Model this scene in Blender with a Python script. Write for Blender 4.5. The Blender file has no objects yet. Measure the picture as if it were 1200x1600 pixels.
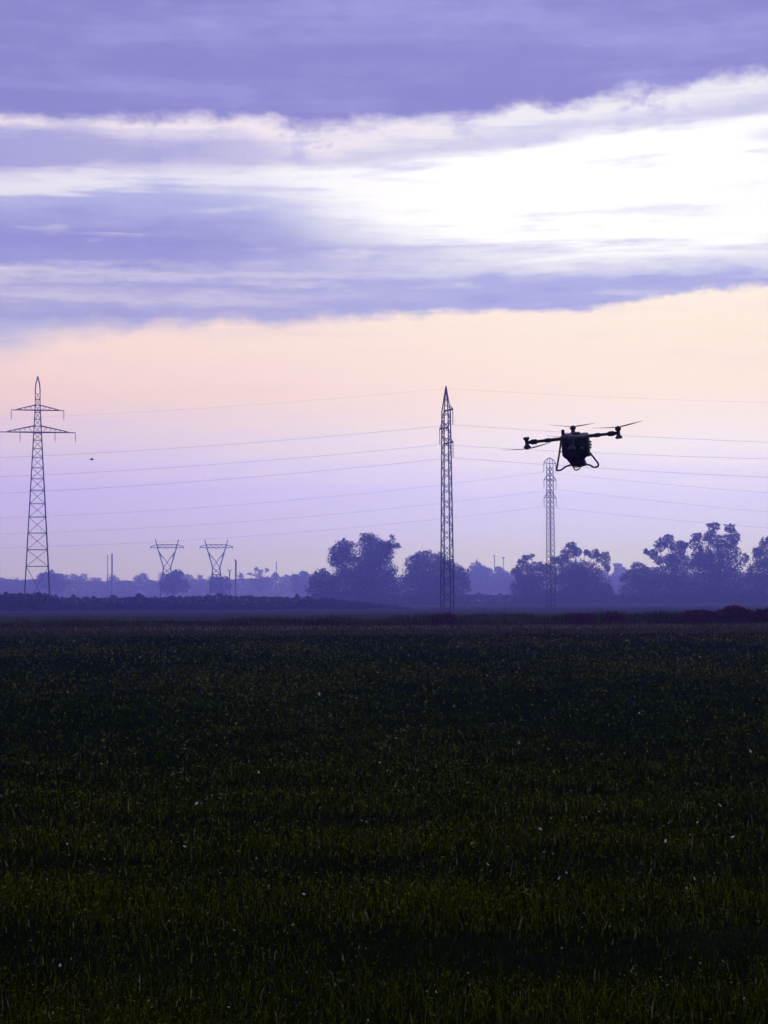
import bpy, math, random
import numpy as np
from mathutils import Vector, Matrix

random.seed(7)
rng = np.random.default_rng(7)
scene = bpy.context.scene
COL = scene.collection
R = math.radians


def lin(r, g, b):
    return tuple(((c / 255) / 12.92 if c / 255 <= 0.04045 else ((c / 255 + 0.055) / 1.055) ** 2.4) for c in (r, g, b))


# ------------------------------------------------------------------ camera
F = 3000.0                       # focal length in pixels of the 1200 x 1600 photograph
CAM_H = 1.25
CAM_ROT = Matrix.Rotation(R(90) + math.atan(135 / F), 3, 'X') @ Matrix.Rotation(R(-0.3), 3, 'Z')
cam_data = bpy.data.cameras.new('camera')
cam_data.sensor_fit = 'VERTICAL'
cam_data.sensor_height = 36.0
cam_data.lens = 36.0 * F / 1600
cam_data.clip_start = 0.1
cam_data.clip_end = 20000
cam = bpy.data.objects.new('camera', cam_data)
COL.objects.link(cam)
cam.matrix_world = Matrix.Translation((0, 0, CAM_H)) @ CAM_ROT.to_4x4()
scene.camera = cam


def ray(px, py):
    return CAM_ROT @ Vector(((px - 600) / F, (800 - py) / F, -1.0))


def P(px, py, Y):
    """world point seen at a photograph pixel at distance Y ahead"""
    d = ray(px, py)
    return Vector((0, 0, CAM_H)) + d * (Y / d.y)


U = 0.625                        # size of the near field's units
GROUND_Z = ((-60, 0.0), (0, 0.0), (96, 0.0), (150, -0.25), (320, -1.2), (500, -1.4), (900, -1.75), (2900, -2.6))


def gz(Y):
    """height of the gently falling land"""
    return float(np.interp(Y, [g[0] for g in GROUND_Z], [g[1] for g in GROUND_Z]))


def G(px, Y):
    p = P(px, 935, Y)
    return Vector((p.x, Y, gz(Y)))


# ------------------------------------------------------------------ light, sky
scene.view_settings.view_transform = 'Standard'
scene.view_settings.look = 'None'
scene.view_settings.exposure = 0.0
scene.view_settings.gamma = 1.0
scene.view_settings.use_curve_mapping = False
scene.render.engine = 'CYCLES'
scene.cycles.use_denoising = True
scene.cycles.denoiser = 'OPENIMAGEDENOISE'
scene.cycles.max_bounces = 6
scene.cycles.diffuse_bounces = 2
scene.cycles.transparent_max_bounces = 8
scene.cycles.volume_bounces = 3
scene.cycles.sample_clamp_indirect = 4

SUN_AZ = math.atan((880 - 600) / F)
SUN_EL = math.atan((935 - 310) / F)
sun_data = bpy.data.lights.new('sun', 'SUN')
sun_data.energy = 0.13
sun_data.angle = R(12)
sun_data.color = (1.0, 0.93, 0.86)
sun = bpy.data.objects.new('sun', sun_data)
COL.objects.link(sun)
sun_dir = Vector((math.sin(SUN_AZ) * math.cos(SUN_EL), math.cos(SUN_AZ) * math.cos(SUN_EL), math.sin(SUN_EL)))
sun.rotation_euler = sun_dir.to_track_quat('Z', 'Y').to_euler()
sun.location = (0, 0, 80)

world = bpy.data.worlds.new('World')
scene.world = world
world.use_nodes = True
WT = world.node_tree
WT.nodes.clear()


class S:
    """a shader socket with arithmetic"""
    tree = None

    def __init__(self, sock): self.s = sock

    @staticmethod
    def math(op, *a, clamp=False):
        n = S.tree.nodes.new('ShaderNodeMath'); n.operation = op; n.use_clamp = clamp
        for i, v in enumerate(a):
            if isinstance(v, S): S.tree.links.new(v.s, n.inputs[i])
            else: n.inputs[i].default_value = v
        return S(n.outputs[0])

    def __add__(self, o): return S.math('ADD', self, o)
    __radd__ = __add__
    def __sub__(self, o): return S.math('SUBTRACT', self, o)
    def __rsub__(self, o): return S.math('SUBTRACT', o, self)
    def __mul__(self, o): return S.math('MULTIPLY', self, o)
    __rmul__ = __mul__
    def __truediv__(self, o): return S.math('DIVIDE', self, o)


def sstep(v, a, b, t0=0.0, t1=1.0):
    n = S.tree.nodes.new('ShaderNodeMapRange'); n.interpolation_type = 'SMOOTHSTEP'
    S.tree.links.new(v.s, n.inputs[0])
    for i, x in enumerate((a, b, t0, t1)):
        if isinstance(x, S): S.tree.links.new(x.s, n.inputs[i + 1])
        else: n.inputs[i + 1].default_value = x
    return S(n.outputs[0])


def lut(v, pts, lo, hi, vmax=1.0):
    """piecewise curve of v through pts [(v, value)] (values scaled by vmax)"""
    t = S.math('DIVIDE', v - lo, hi - lo, clamp=True)
    n = S.tree.nodes.new('ShaderNodeValToRGB'); n.color_ramp.interpolation = 'EASE' if False else 'LINEAR'
    S.tree.links.new(t.s, n.inputs[0])
    el = n.color_ramp.elements
    while len(el) < len(pts): el.new(0.5)
    for e, (x, y) in zip(el, pts):
        e.position = (x - lo) / (hi - lo)
        c = y if isinstance(y, tuple) else (y / vmax,) * 3
        e.color = (*c, 1)
    if isinstance(pts[0][1], tuple):
        return S(n.outputs[0])
    return S(n.outputs[0]) * vmax


def noise(vec, scale, detail=4, rough=0.5, dist=0.0):
    n = S.tree.nodes.new('ShaderNodeTexNoise')
    S.tree.links.new(vec.s, n.inputs['Vector'])
    n.inputs['Scale'].default_value = scale; n.inputs['Detail'].default_value = detail
    n.inputs['Roughness'].default_value = rough; n.inputs['Distortion'].default_value = dist
    return S(n.outputs['Fac'])


def mixc(f, a, b, blend='MIX'):
    n = S.tree.nodes.new('ShaderNodeMix'); n.data_type = 'RGBA'; n.blend_type = blend
    for sock, v in ((n.inputs['Factor'], f), (n.inputs['A'], a), (n.inputs['B'], b)):
        if isinstance(v, S): S.tree.links.new(v.s, sock)
        elif isinstance(v, tuple): sock.default_value = (*v, 1)
        else: sock.default_value = v
    return S(n.outputs['Result'])


def comb(x, y, z):
    n = S.tree.nodes.new('ShaderNodeCombineXYZ')
    for i, v in enumerate((x, y, z)):
        if isinstance(v, S): S.tree.links.new(v.s, n.inputs[i])
        else: n.inputs[i].default_value = v
    return S(n.outputs[0])


def build_world():
    S.tree = WT
    tc = WT.nodes.new('ShaderNodeTexCoord')
    sp = WT.nodes.new('ShaderNodeSeparateXYZ')
    WT.links.new(tc.outputs['Generated'], sp.inputs[0])
    dx, dy, dz = (S(o) for o in sp.outputs)
    el = S.math('ARCSINE', dz)
    az = S.math('ARCTAN2', dx, dy)
    # bearings and heights in thousandths of a radian x 3 : H grows upwards from the horizon, B to the right of north
    Hh = el * 3000.0
    B = az * 3000.0 + 600.0
    flat = comb(dx * 6.0, dy * 6.0, dz * 60.0)
    flat2 = comb(dx * 14.0, dy * 14.0, dz * 60.0)
    n_big = noise(flat, 1.0, 3, 0.5) - 0.5
    n_puff = noise(comb(dx * 40.0, dy * 40.0, dz * 55.0), 1.0, 5, 0.62) - 0.5
    n_wisp = noise(flat, 2.6, 6, 0.58, 0.3) - 0.5
    n_fine = noise(flat2, 2.2, 6, 0.62, 0.2) - 0.5
    n_str = noise(comb(dx * 8.0, dy * 8.0, dz * 120.0), 1.0, 8, 0.62, 0.35) - 0.5
    n_cl = noise(comb(dx * 34.0, dy * 34.0, dz * 80.0), 1.0, 8, 0.6, 0.2) - 0.5
    y = 935.0 - Hh
    yw = y + n_big * 26.0 + n_fine * 30.0 + n_str * 34.0
    yp = y + n_big * 14.0 + n_puff * 50.0 + n_cl * 44.0
    g = (B - 930.0) / 430.0
    g = S.math('EXPONENT', g * g * -1.0)                # thin cloud lit by the sun hidden behind it
    # colours
    K = 1.0
    white = (1.12, 1.10, 1.14)
    pale = lin(226, 221, 246)
    lavd = lin(131, 130, 212)
    lavm = lin(158, 158, 222)
    clear = mixc(S.math('POWER', g, 0.6), pale, white)
    lav = mixc(g, lin(146, 146, 217), lin(196, 198, 238))
    XL, XH = -600.0, 1800.0
    # deck overhead
    ydeck = lut(B, [(-600, 196), (0, 198), (170, 200), (330, 183), (460, 200), (640, 196), (860, 176), (1000, 158), (1200, 140), (1800, 130)], XL, XH, 300.0)
    a_deck = sstep(yp - ydeck, 20.0, -12.0)
    # grey layer right below its bright rim
    y2 = lut(B, [(-600, 285), (0, 280), (200, 270), (400, 263), (600, 255), (800, 240), (1000, 213), (1200, 196), (1800, 190)], XL, XH, 300.0)
    y2t = lut(B, [(-600, 222), (0, 218), (250, 224), (380, 217), (500, 246), (640, 236), (800, 218), (1000, 192), (1200, 172), (1800, 165)], XL, XH, 300.0)
    a2 = sstep(yw - y2t, -14.0, 14.0) * sstep(yw - y2, 18.0, -14.0) * lut(B, [(-600, 0.95), (0, 0.9), (300, 0.8), (450, 0.55), (700, 0.75), (1200, 0.75), (1800, 0.85)], XL, XH)
    # main bank on the left
    y3 = lut(B, [(-600, 315), (0, 309), (150, 292), (250, 280), (400, 290), (520, 334), (640, 368), (760, 388), (1200, 392), (1800, 380)], XL, XH, 500.0)
    y3s = lut(B, [(-600, 30), (0, 24), (250, 20), (400, 60), (550, 70), (700, 46), (900, 30), (1800, 30)], XL, XH, 100.0)
    t3 = (yw + n_str * 70.0 + n_cl * 20.0 - y3) / y3s
    a3 = sstep(t3, -0.6, 1.0)
    # colour of the lower bank by height
    c_low_l = lut(y + n_wisp * 50.0 + n_puff * 34.0 + n_fine * 40.0, [(290, lin(176, 182, 232)), (330, lin(164, 167, 228)), (380, lin(139, 136, 214)), (414, lin(148, 146, 218)), (432, lin(196, 190, 230)), (448, lin(160, 158, 221)), (468, lin(196, 188, 229)), (484, lin(165, 162, 222)), (500, lin(160, 160, 222)), (540, lin(178, 178, 230))], 250.0, 560.0)
    c_low_r = lut(y + n_wisp * 50.0 + n_puff * 26.0 + n_fine * 36.0, [(370, lin(228, 230, 246)), (395, lin(190, 193, 236)), (412, lin(230, 229, 247)), (428, lin(206, 207, 241)), (446, lin(164, 167, 229)), (475, lin(158, 161, 228)), (520, lin(168, 170, 230))], 350.0, 560.0)
    c_low = mixc(sstep(B, 250.0, 900.0), c_low_l, c_low_r)
    # underside of the bank, clear afterglow below
    ylow = lut(B, [(-600, 556), (0, 548), (90, 526), (200, 517), (330, 507), (600, 494), (800, 491), (900, 488), (960, 482), (1020, 476), (1080, 462), (1200, 454), (1800, 452)], XL, XH, 600.0)
    soft = lut(B, [(-600, 46), (0, 40), (250, 20), (600, 11), (900, 8), (1800, 8)], XL, XH, 100.0)
    a_low = sstep((y + n_big * 16.0 + n_puff * 46.0 + n_wisp * 24.0 - ylow) / soft, -1.0, 1.0)
    glow_l = lut(y + n_wisp * 60.0, [(440, lin(252, 224, 216)), (540, lin(249, 219, 216)), (620, lin(242, 208, 214)), (690, (0.70, 0.58, 0.88)), (760, (0.58, 0.48, 1.15)), (860, (0.54, 0.46, 1.35)), (940, (0.54, 0.46, 1.4))], 440.0, 940.0)
    glow_r = lut(y + n_wisp * 60.0, [(440, lin(255, 241, 228)), (540, lin(255, 235, 222)), (620, lin(255, 232, 226)), (700, (0.92, 0.84, 1.05)), (780, (0.72, 0.66, 1.35)), (860, (0.68, 0.63, 1.5)), (940, (0.66, 0.62, 1.5))], 440.0, 940.0)
    glow = mixc(sstep(B, -100.0, 1150.0), glow_l, glow_r)
    # assemble from the back to the front
    sky = clear
    strk = sstep(n_wisp + n_big * 0.6, 0.02, 0.26) * 0.5
    sky = mixc(strk * (1.0 - g * 0.85), sky, lav)
    rim = mixc(sstep(B, 300.0, 1000.0), lin(242, 229, 243), lin(238, 235, 248))
    rim = mixc(sstep(n_puff + n_fine * 0.5, -0.02, -0.2), rim, lin(205, 200, 236))
    sky = mixc(sstep(yw - y2, 18.0, -10.0), sky, rim)
    sky = mixc(a2, sky, lav)
    # a thin dark streak in the bright gap
    d1 = (B - 1020.0) / 120.0; d2 = (yw - 341.0) / 9.0
    st = S.math('EXPONENT', (d1 * d1 + d2 * d2) * -1.0)
    sky = mixc(st * 0.55, sky, lin(205, 208, 238))
    d3 = (B - 1215.0) / 46.0; d4 = (yw - 233.0) / 12.0
    sky = mixc(S.math('EXPONENT', (d3 * d3 + d4 * d4) * -1.0) * 0.7, sky, lin(208, 212, 240))
    wis = sstep(n_str + n_cl * 0.4, 0.03, 0.26)
    sky = mixc(wis * (0.8 - g * 0.22), sky, lin(196, 197, 237))
    c_low = mixc(sstep(n_str + n_cl * 0.5, 0.04, 0.24) * 0.5, c_low, lin(222, 216, 241))
    c_low = mixc(sstep(n_str + n_cl * 0.5, -0.03, -0.22) * 0.35, c_low, lin(136, 133, 212))
    sky = mixc(a3, sky, c_low)
    deckc = lut(n_wisp * 0.35 + n_cl * 0.5 + n_str * 0.25 + n_big * 0.9 + (Hh - 735.0) * 0.0006, [(-0.5, lin(122, 117, 200)), (0.0, lin(130, 126, 205)), (0.2, lin(142, 142, 215)), (0.5, lin(160, 162, 234)), (1.6, lin(170, 174, 246))], -0.5, 1.6)
    sky = mixc(a_deck, sky, deckc)
    hs = WT.nodes.new('ShaderNodeHueSaturation'); hs.inputs['Saturation'].default_value = 0.91
    WT.links.new(sky.s, hs.inputs['Color']); sky = S(hs.outputs[0])
    glow = mixc(sstep(n_str + n_cl * 0.3, 0.03, 0.25) * sstep(y, 680.0, 500.0) * 0.22, glow, lin(205, 190, 222))
    sky = mixc(a_low, sky, glow)
    # the blue of the open sky above the cloud
    nish = WT.nodes.new('ShaderNodeTexSky'); nish.sky_type = 'NISHITA'; nish.sun_disc = False
    nish.sun_elevation = SUN_EL; nish.sun_rotation = SUN_AZ
    nish.air_density = 1.0; nish.dust_density = 2.0
    bg = WT.nodes.new('ShaderNodeBackground'); bg.inputs['Strength'].default_value = 0.1
    ten = mixc(1.0, sky, (10.0, 10.0, 10.0), 'MULTIPLY')
    fin = mixc(0.003, ten, S(nish.outputs[0]))
    WT.links.new(fin.s, bg.inputs['Color'])
    out = WT.nodes.new('ShaderNodeOutputWorld')
    WT.links.new(bg.outputs[0], out.inputs['Surface'])


build_world()


# ------------------------------------------------------------------ helpers
def tag(o, label=None, cat=None, group=None, kind=None):
    if label: o['label'] = label
    if cat: o['category'] = cat
    if group: o['group'] = group
    if kind: o['kind'] = kind
    return o


def empty(name, loc=(0, 0, 0), rot=None):
    o = bpy.data.objects.new(name, None)
    COL.objects.link(o)
    o.location = loc
    if rot: o.rotation_euler = rot
    o.empty_display_size = 0.5
    return o


def link(name, mesh, mat=None, parent=None):
    o = bpy.data.objects.new(name, mesh)
    COL.objects.link(o)
    if mat and not mesh.materials: mesh.materials.append(mat)
    if parent: o.parent = parent
    return o


def mesh_from(verts, faces, name='mesh', smooth=False):
    m = bpy.data.meshes.new(name)
    m.from_pydata([tuple(v) for v in verts], [], faces)
    if smooth:
        for p in m.polygons: p.use_smooth = True
    m.update()
    return m


def np_mesh(name, V, nper, cols=None):
    """fast mesh of separate polygons, nper corners each; cols one colour per polygon"""
    n = len(V); nf = n // nper
    m = bpy.data.meshes.new(name)
    m.vertices.add(n); m.vertices.foreach_set('co', V.astype(np.float32).ravel())
    m.loops.add(n); m.loops.foreach_set('vertex_index', np.arange(n, dtype=np.int32))
    m.polygons.add(nf)
    m.polygons.foreach_set('loop_start', np.arange(0, n, nper, dtype=np.int32))
    m.polygons.foreach_set('loop_total', np.full(nf, nper, dtype=np.int32))
    if cols is not None:
        at = m.color_attributes.new('tint', 'FLOAT_COLOR', 'POINT')
        c = np.ones((nf, 4), np.float32); c[:, :3] = cols
        at.data.foreach_set('color', np.repeat(c, nper, axis=0).ravel())
    m.update()
    return m


def material(name, color, rough=0.8, metal=0.0, var=0.0, scale=4.0, spec=0.3, bump=0.0):
    m = bpy.data.materials.new(name); m.use_nodes = True
    nt = m.node_tree; b = nt.nodes['Principled BSDF']
    b.inputs['Roughness'].default_value = rough
    b.inputs['Metallic'].default_value = metal
    b.inputs['Specular IOR Level'].default_value = spec
    b.inputs['Base Color'].default_value = (*color, 1)
    if var or bump:
        S.tree = nt
        tc = nt.nodes.new('ShaderNodeTexCoord')
        nf = noise(S(tc.outputs['Object']), scale, 5, 0.6)
        if var:
            c = mixc(sstep(nf, 0.3, 0.7), tuple(v * (1 - var) for v in color), tuple(min(1, v * (1 + var)) for v in color))
            nt.links.new(c.s, b.inputs['Base Color'])
        if bump:
            bn = nt.nodes.new('ShaderNodeBump'); bn.inputs['Strength'].default_value = bump
            nt.links.new(nf.s, bn.inputs['Height']); nt.links.new(bn.outputs[0], b.inputs['Normal'])
    return m


def leaf_material(name, color, trans=0.3, use_tint=True, rough=0.7, spec=0.1):
    m = bpy.data.materials.new(name); m.use_nodes = True
    nt = m.node_tree; nt.nodes.clear(); S.tree = nt
    out = nt.nodes.new('ShaderNodeOutputMaterial')
    d = nt.nodes.new('ShaderNodeBsdfPrincipled'); t = nt.nodes.new('ShaderNodeBsdfTranslucent')
    d.inputs['Roughness'].default_value = rough; d.inputs['Specular IOR Level'].default_value = spec
    if use_tint:
        at = nt.nodes.new('ShaderNodeAttribute'); at.attribute_name = 'tint'
        c = mixc(1.0, S(at.outputs['Color']), color, 'MULTIPLY')
    else:
        geo = nt.nodes.new('ShaderNodeTexCoord')
        c = mixc(sstep(noise(S(geo.outputs['Object']), 8.0, 3), 0.35, 0.65), color, tuple(0.7 * v for v in color))
    nt.links.new(c.s, d.inputs['Base Color']); nt.links.new(c.s, t.inputs['Color'])
    mx = nt.nodes.new('ShaderNodeMixShader'); mx.inputs[0].default_value = trans
    nt.links.new(d.outputs[0], mx.inputs[1]); nt.links.new(t.outputs[0], mx.inputs[2])
    nt.links.new(mx.outputs[0], out.inputs['Surface'])
    return m


M = {}
M['steel'] = material('galvanised_steel', (0.06, 0.052, 0.055), 0.6, 0.2, 0.25, 0.6)
M['steel_dark'] = material('weathered_steel', (0.02, 0.017, 0.018), 0.7, 0.0, 0.3, 0.6)
M['ceramic'] = material('insulator_ceramic', (0.06, 0.045, 0.045), 0.35, 0, 0.15, 3.0)
M['wire'] = material('aluminium_conductor', (0.06, 0.055, 0.06), 0.5, 0.5, 0.1, 0.4)
M['bark'] = material('tree_bark', (0.05, 0.04, 0.035), 0.9, 0, 0.3, 1.5, bump=0.3)
M['wood'] = material('weathered_pole', (0.06, 0.05, 0.045), 0.9, 0, 0.3, 1.0)
M['crown'] = leaf_material('tree_foliage', (0.04, 0.05, 0.03), 0.2)
M['shrub'] = leaf_material('russet_shrub_foliage', (0.060, 0.012, 0.018), 0.1)
M['crop'] = leaf_material('crop_leaf', (0.52, 0.52, 0.26), 0.2, rough=0.8, spec=0.0)
M['pale'] = leaf_material('pale_curled_leaf', (0.5, 0.51, 0.45), 0.35, use_tint=False)


def ground_material(name, a, b, scale, c=None, sx=1.0):
    m = bpy.data.materials.new(name); m.use_nodes = True
    nt = m.node_tree; S.tree = nt; bs = nt.nodes['Principled BSDF']
    tc = nt.nodes.new('ShaderNodeTexCoord')
    mp = nt.nodes.new('ShaderNodeMapping'); mp.inputs['Scale'].default_value = (sx, 1, 1)
    nt.links.new(tc.outputs['Object'], mp.inputs[0])
    v = S(mp.outputs[0])
    col = mixc(sstep(noise(v, scale, 6, 0.65), 0.35, 0.65), a, b)
    if c: col = mixc(sstep(noise(v, scale * 0.13, 3), 0.45, 0.6), col, c)
    nt.links.new(col.s, bs.inputs['Base Color'])
    bs.inputs['Roughness'].default_value = 0.95; bs.inputs['Specular IOR Level'].default_value = 0.0
    bn = nt.nodes.new('ShaderNodeBump'); bn.inputs['Strength'].default_value = 0.6
    nt.links.new(noise(v, scale * 5, 4).s, bn.inputs['Height']); nt.links.new(bn.outputs[0], bs.inputs['Normal'])
    return m


def sheet(name, x0, x1, y0, y1, z, mat, nx=1, ny=1, amp=0.0):
    xs = np.linspace(x0, x1, nx + 1); ys = np.linspace(y0, y1, ny + 1)
    vs = [(x, yy, z + (amp * math.sin(x * 0.31 + yy * 0.7) * math.sin(yy * 0.23) if amp else 0)) for yy in ys for x in xs]
    fs = [(j * (nx + 1) + i, j * (nx + 1) + i + 1, (j + 1) * (nx + 1) + i + 1, (j + 1) * (nx + 1) + i) for j in range(ny) for i in range(nx)]
    o = link(name, mesh_from(vs, fs, name), mat)
    o['kind'] = 'structure'
    return o


# ------------------------------------------------------------------ the setting
FIELD_END = 106.0                # in near-field units, like everything scaled by U
gm = ground_material('dry_meadow', (0.02, 0.022, 0.012), (0.05, 0.048, 0.028), 0.16, (0.03, 0.028, 0.018), 0.3)
gv = [(x, Y, z - 0.004) for Y, z in GROUND_Z for x in np.linspace(-2800, 2800, 9)]
gf = [(j * 9 + i, j * 9 + i + 1, (j + 1) * 9 + i + 1, (j + 1) * 9 + i) for j in range(len(GROUND_Z) - 1) for i in range(8)]
link('ground', mesh_from(gv, gf, 'ground'), gm)['kind'] = 'structure'
sheet('field', -60, 60, -15, FIELD_END * U, 0.0, ground_material('field_soil', (0.0035, 0.0045, 0.002), (0.008, 0.0095, 0.004), 2.0, (0.005, 0.007, 0.0025)), 20, 40)
sheet('dirt_track', -60, 60, FIELD_END * U, 142.0 * U, 0.004, ground_material('track_earth', (0.06, 0.044, 0.038), (0.17, 0.105, 0.088), 0.4, (0.04, 0.04, 0.025), 0.25), 20, 4)


# ------------------------------------------------------------------ foliage builders
def leaf_quads(C, size, flat=0.0):
    """a randomly turned small leaf clump quad at every centre"""
    n = len(C)
    a = rng.normal(size=(n, 3)); a /= np.linalg.norm(a, axis=1)[:, None]
    b = rng.normal(size=(n, 3)); b -= a * (a * b).sum(1)[:, None]; b /= np.linalg.norm(b, axis=1)[:, None]
    s = (size * rng.uniform(0.55, 1.25, n))[:, None]
    w = s * rng.uniform(0.45, 0.8, n)[:, None]
    V = np.stack([C - a * s * 0.5, C + b * w * 0.5 + a * s * 0.08, C + a * s * 0.5, C - b * w * 0.5 - a * s * 0.05], 1)
    return V.reshape(-1, 3)


def lobe_points(c, r, n, clumps, fill=0.45):
    """points gathered into clumps spread through an ellipsoid"""
    c = np.array(c); r = np.array(r)
    d = rng.normal(size=(clumps, 3)); d /= np.linalg.norm(d, axis=1)[:, None]
    rad = rng.uniform(0.35, 0.98, clumps) ** 0.6
    cc = d * rad[:, None]
    k = rng.integers(0, clumps, n)
    cs = rng.uniform(0.10, 0.27, clumps)
    off = rng.normal(size=(n, 3)) * 0.55
    p = cc[k] + off * cs[k][:, None]
    nb = int(n * fill)
    q = rng.normal(size=(nb, 3)); q /= np.linalg.norm(q, axis=1)[:, None]
    p[:nb] = q * (rng.uniform(0, 0.82, nb) ** 0.45)[:, None]
    return c + p * r


def tube(pts, radii, seg=7):
    """verts, faces of a tapering tube through pts"""
    pts = [Vector(p) for p in pts]
    vs, fs = [], []
    for i, p in enumerate(pts):
        t = (pts[min(i + 1, len(pts) - 1)] - pts[max(i - 1, 0)]).normalized()
        u = t.orthogonal().normalized() if i == 0 else (u - t * u.dot(t)).normalized()
        w = t.cross(u)
        for k in range(seg):
            a = 2 * math.pi * k / seg
            vs.append(p + (u * math.cos(a) + w * math.sin(a)) * radii[i])
    for i in range(len(pts) - 1):
        for k in range(seg):
            fs.append((i * seg + k, i * seg + (k + 1) % seg, (i + 1) * seg + (k + 1) % seg, (i + 1) * seg + k))
    fs.append(tuple(range(seg))[::-1]); fs.append(tuple((len(pts) - 1) * seg + k for k in range(seg)))
    return vs, fs


def merge(parts):
    V, Fc = [], []
    for vs, fs in parts:
        o = len(V); V += vs; Fc += [tuple(i + o for i in f) for f in fs]
    return V, Fc


def tree(name, label, cat, Y, base_px, lobes, leaf, cover=4.6, mat=None, group=None, tint=(1, 1, 1), depth=0.9):
    """lobes: (px, py, rx_px, rz_px[, dy_m]) of the crown masses at distance Y"""
    mat = mat or M['crown']
    base = G(base_px, Y)
    root = empty(name, base)
    s = Y / F
    C, cols, limbs = [], [], []
    top = max(P(l[0], l[1], Y).z for l in lobes) - base.z
    fork = base + Vector((0, 0, 0.28 * top))
    r0 = max(0.03, 0.022 * top)
    limbs.append(tube([(0, 0, -0.05), (r0 * 0.6, 0.1, 0.14 * top), fork - base], [r0 * 1.25, r0, r0 * 0.8]))
    for l in lobes:
        px, py, rx, rz = l[:4]
        dyy = l[4] if len(l) > 4 else random.uniform(-0.25, 0.25) * top * 0.4
        c = P(px, py, Y) + Vector((0, dyy, 0)) - base
        rx *= s * 1.1; rz *= s * 1.08
        ry = depth * (rx + rz) * 0.5
        area = math.pi * rx * rz
        n = int(cover * area / (leaf * leaf * 0.33)) + 20
        p = lobe_points(c, (rx, ry, rz), n, max(7, int(12 + area / (leaf * leaf * 5))))
        p[:, 2] = np.maximum(p[:, 2], 0.1 + rng.uniform(0, leaf, n))
        C.append(p)
        f = Vector(fork - base)
        mid = f.lerp(c, 0.5) + Vector((random.uniform(-.1, .1), random.uniform(-.1, .1), 0.05)) * (c - f).length
        limbs.append(tube([f * 0.9, mid, c + Vector((0, 0, rz * 0.3))], [r0 * 0.6, r0 * 0.36, r0 * 0.1], 5))
    C = np.concatenate(C)
    cols = np.array(tint) * rng.uniform(0.35, 1.6, (len(C), 1)) * rng.uniform(0.9, 1.1, (len(C), 3))
    link('trunk', mesh_from(*merge(limbs), smooth=True), M['bark'], root)
    link('crown', np_mesh('crown', leaf_quads(C, leaf), 4, cols), mat, root)
    tag(root, label, cat, group)
    return root


# the dark trees across the fields
GT = 'dark trees standing across the fields'
tree('broadleaf_tree', 'tallest round crowned dark tree left of the central lattice pylon', 'tree', 870.0, 566, [
    (536, 862, 20, 16), (524, 874, 14, 13), (540, 852, 12, 9), (579, 852, 22, 16), (574, 840, 12, 8), (592, 866, 24, 20), (602, 858, 14, 14),
    (613, 842, 4, 7), (619, 853, 8, 5), (607, 852, 6, 9), (560, 884, 36, 22), (590, 895, 30, 24), (548, 912, 46, 24), (590, 920, 42, 22), (566, 935, 58, 12)], 0.8, group=GT)
tree('small_tree', 'low bushy tree against the left flank of the tallest round tree', 'tree', 878.7, 505, [
    (503, 895, 11, 8), (492, 908, 11, 12), (510, 908, 14, 14), (500, 925, 22, 16), (516, 936, 24, 10)], 0.78, group=GT)
tree('broadleaf_tree', 'domed dark tree directly behind the central lattice pylon', 'tree', 891.8, 680, [
    (664, 868, 16, 9), (650, 880, 18, 14), (685, 880, 22, 16), (708, 892, 16, 14), (724, 898, 11, 10), (672, 896, 44, 22), (664, 915, 40, 24), (700, 918, 34, 18), (728, 912, 8, 9), (676, 934, 52, 12)], 0.78, group=GT)
tree('broadleaf_tree', 'dark tree with ragged top left of the second, farther lattice pylon', 'tree', 855.5, 830, [
    (822, 871, 9, 5), (833, 868, 4, 3), (817, 880, 10, 8), (838, 885, 13, 8), (852, 888, 10, 8), (808, 892, 9, 7), (830, 900, 26, 17), (826, 918, 30, 20), (832, 934, 36, 12)], 0.78, group=GT)
tree('broadleaf_tree', 'dark tree with drooping right bough behind the second, farther lattice pylon', 'tree', 841.0, 900, [
    (894, 852, 9, 6), (888, 863, 13, 10), (903, 862, 7, 8), (878, 874, 12, 8), (866, 876, 8, 6), (916, 864, 5, 6), (930, 866, 9, 9), (942, 873, 12, 11), (948, 886, 6, 9),
    (888, 892, 32, 18), (915, 894, 28, 16), (905, 912, 46, 22), (900, 932, 58, 14), (938, 926, 22, 18)], 0.78, group=GT)
tree('small_tree', 'low rounded dark tree at the left end of the big right grove', 'tree', 864.2, 1000, [
    (1000, 888, 15, 9), (990, 902, 20, 15), (1010, 905, 22, 18), (996, 925, 28, 18), (984, 936, 22, 10)], 0.78, group=GT)
tree('broadleaf_tree', 'dark tree with a separate overhanging bough on its left, in the right grove', 'tree', 875.8, 1048, [
    (1010, 861, 5, 5), (1020, 866, 9, 9), (1028, 876, 7, 8), (1040, 848, 17, 9), (1046, 839, 9, 5), (1030, 855, 8, 8), (1058, 858, 14, 12), (1068, 852, 10, 8), (1048, 874, 14, 9), (1064, 880, 22, 16),
    (1044, 900, 34, 18), (1050, 922, 44, 22), (1056, 935, 40, 12)], 0.78, group=GT)
tree('broadleaf_tree', 'tallest two-headed dark tree of the right grove', 'tree', 855.5, 1122, [
    (1117, 822, 10, 7), (1106, 821, 4, 3), (1112, 836, 12, 9), (1142, 825, 9, 8), (1148, 840, 9, 12), (1130, 846, 22, 12), (1138, 862, 22, 14), (1104, 842, 5, 5), (1088, 838, 10, 6), (1086, 850, 12, 10), (1100, 868, 18, 14),
    (1165, 872, 6, 8), (1120, 884, 44, 20), (1124, 908, 54, 24), (1120, 930, 58, 16), (1092, 878, 18, 14)], 0.78, group=GT)
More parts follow.
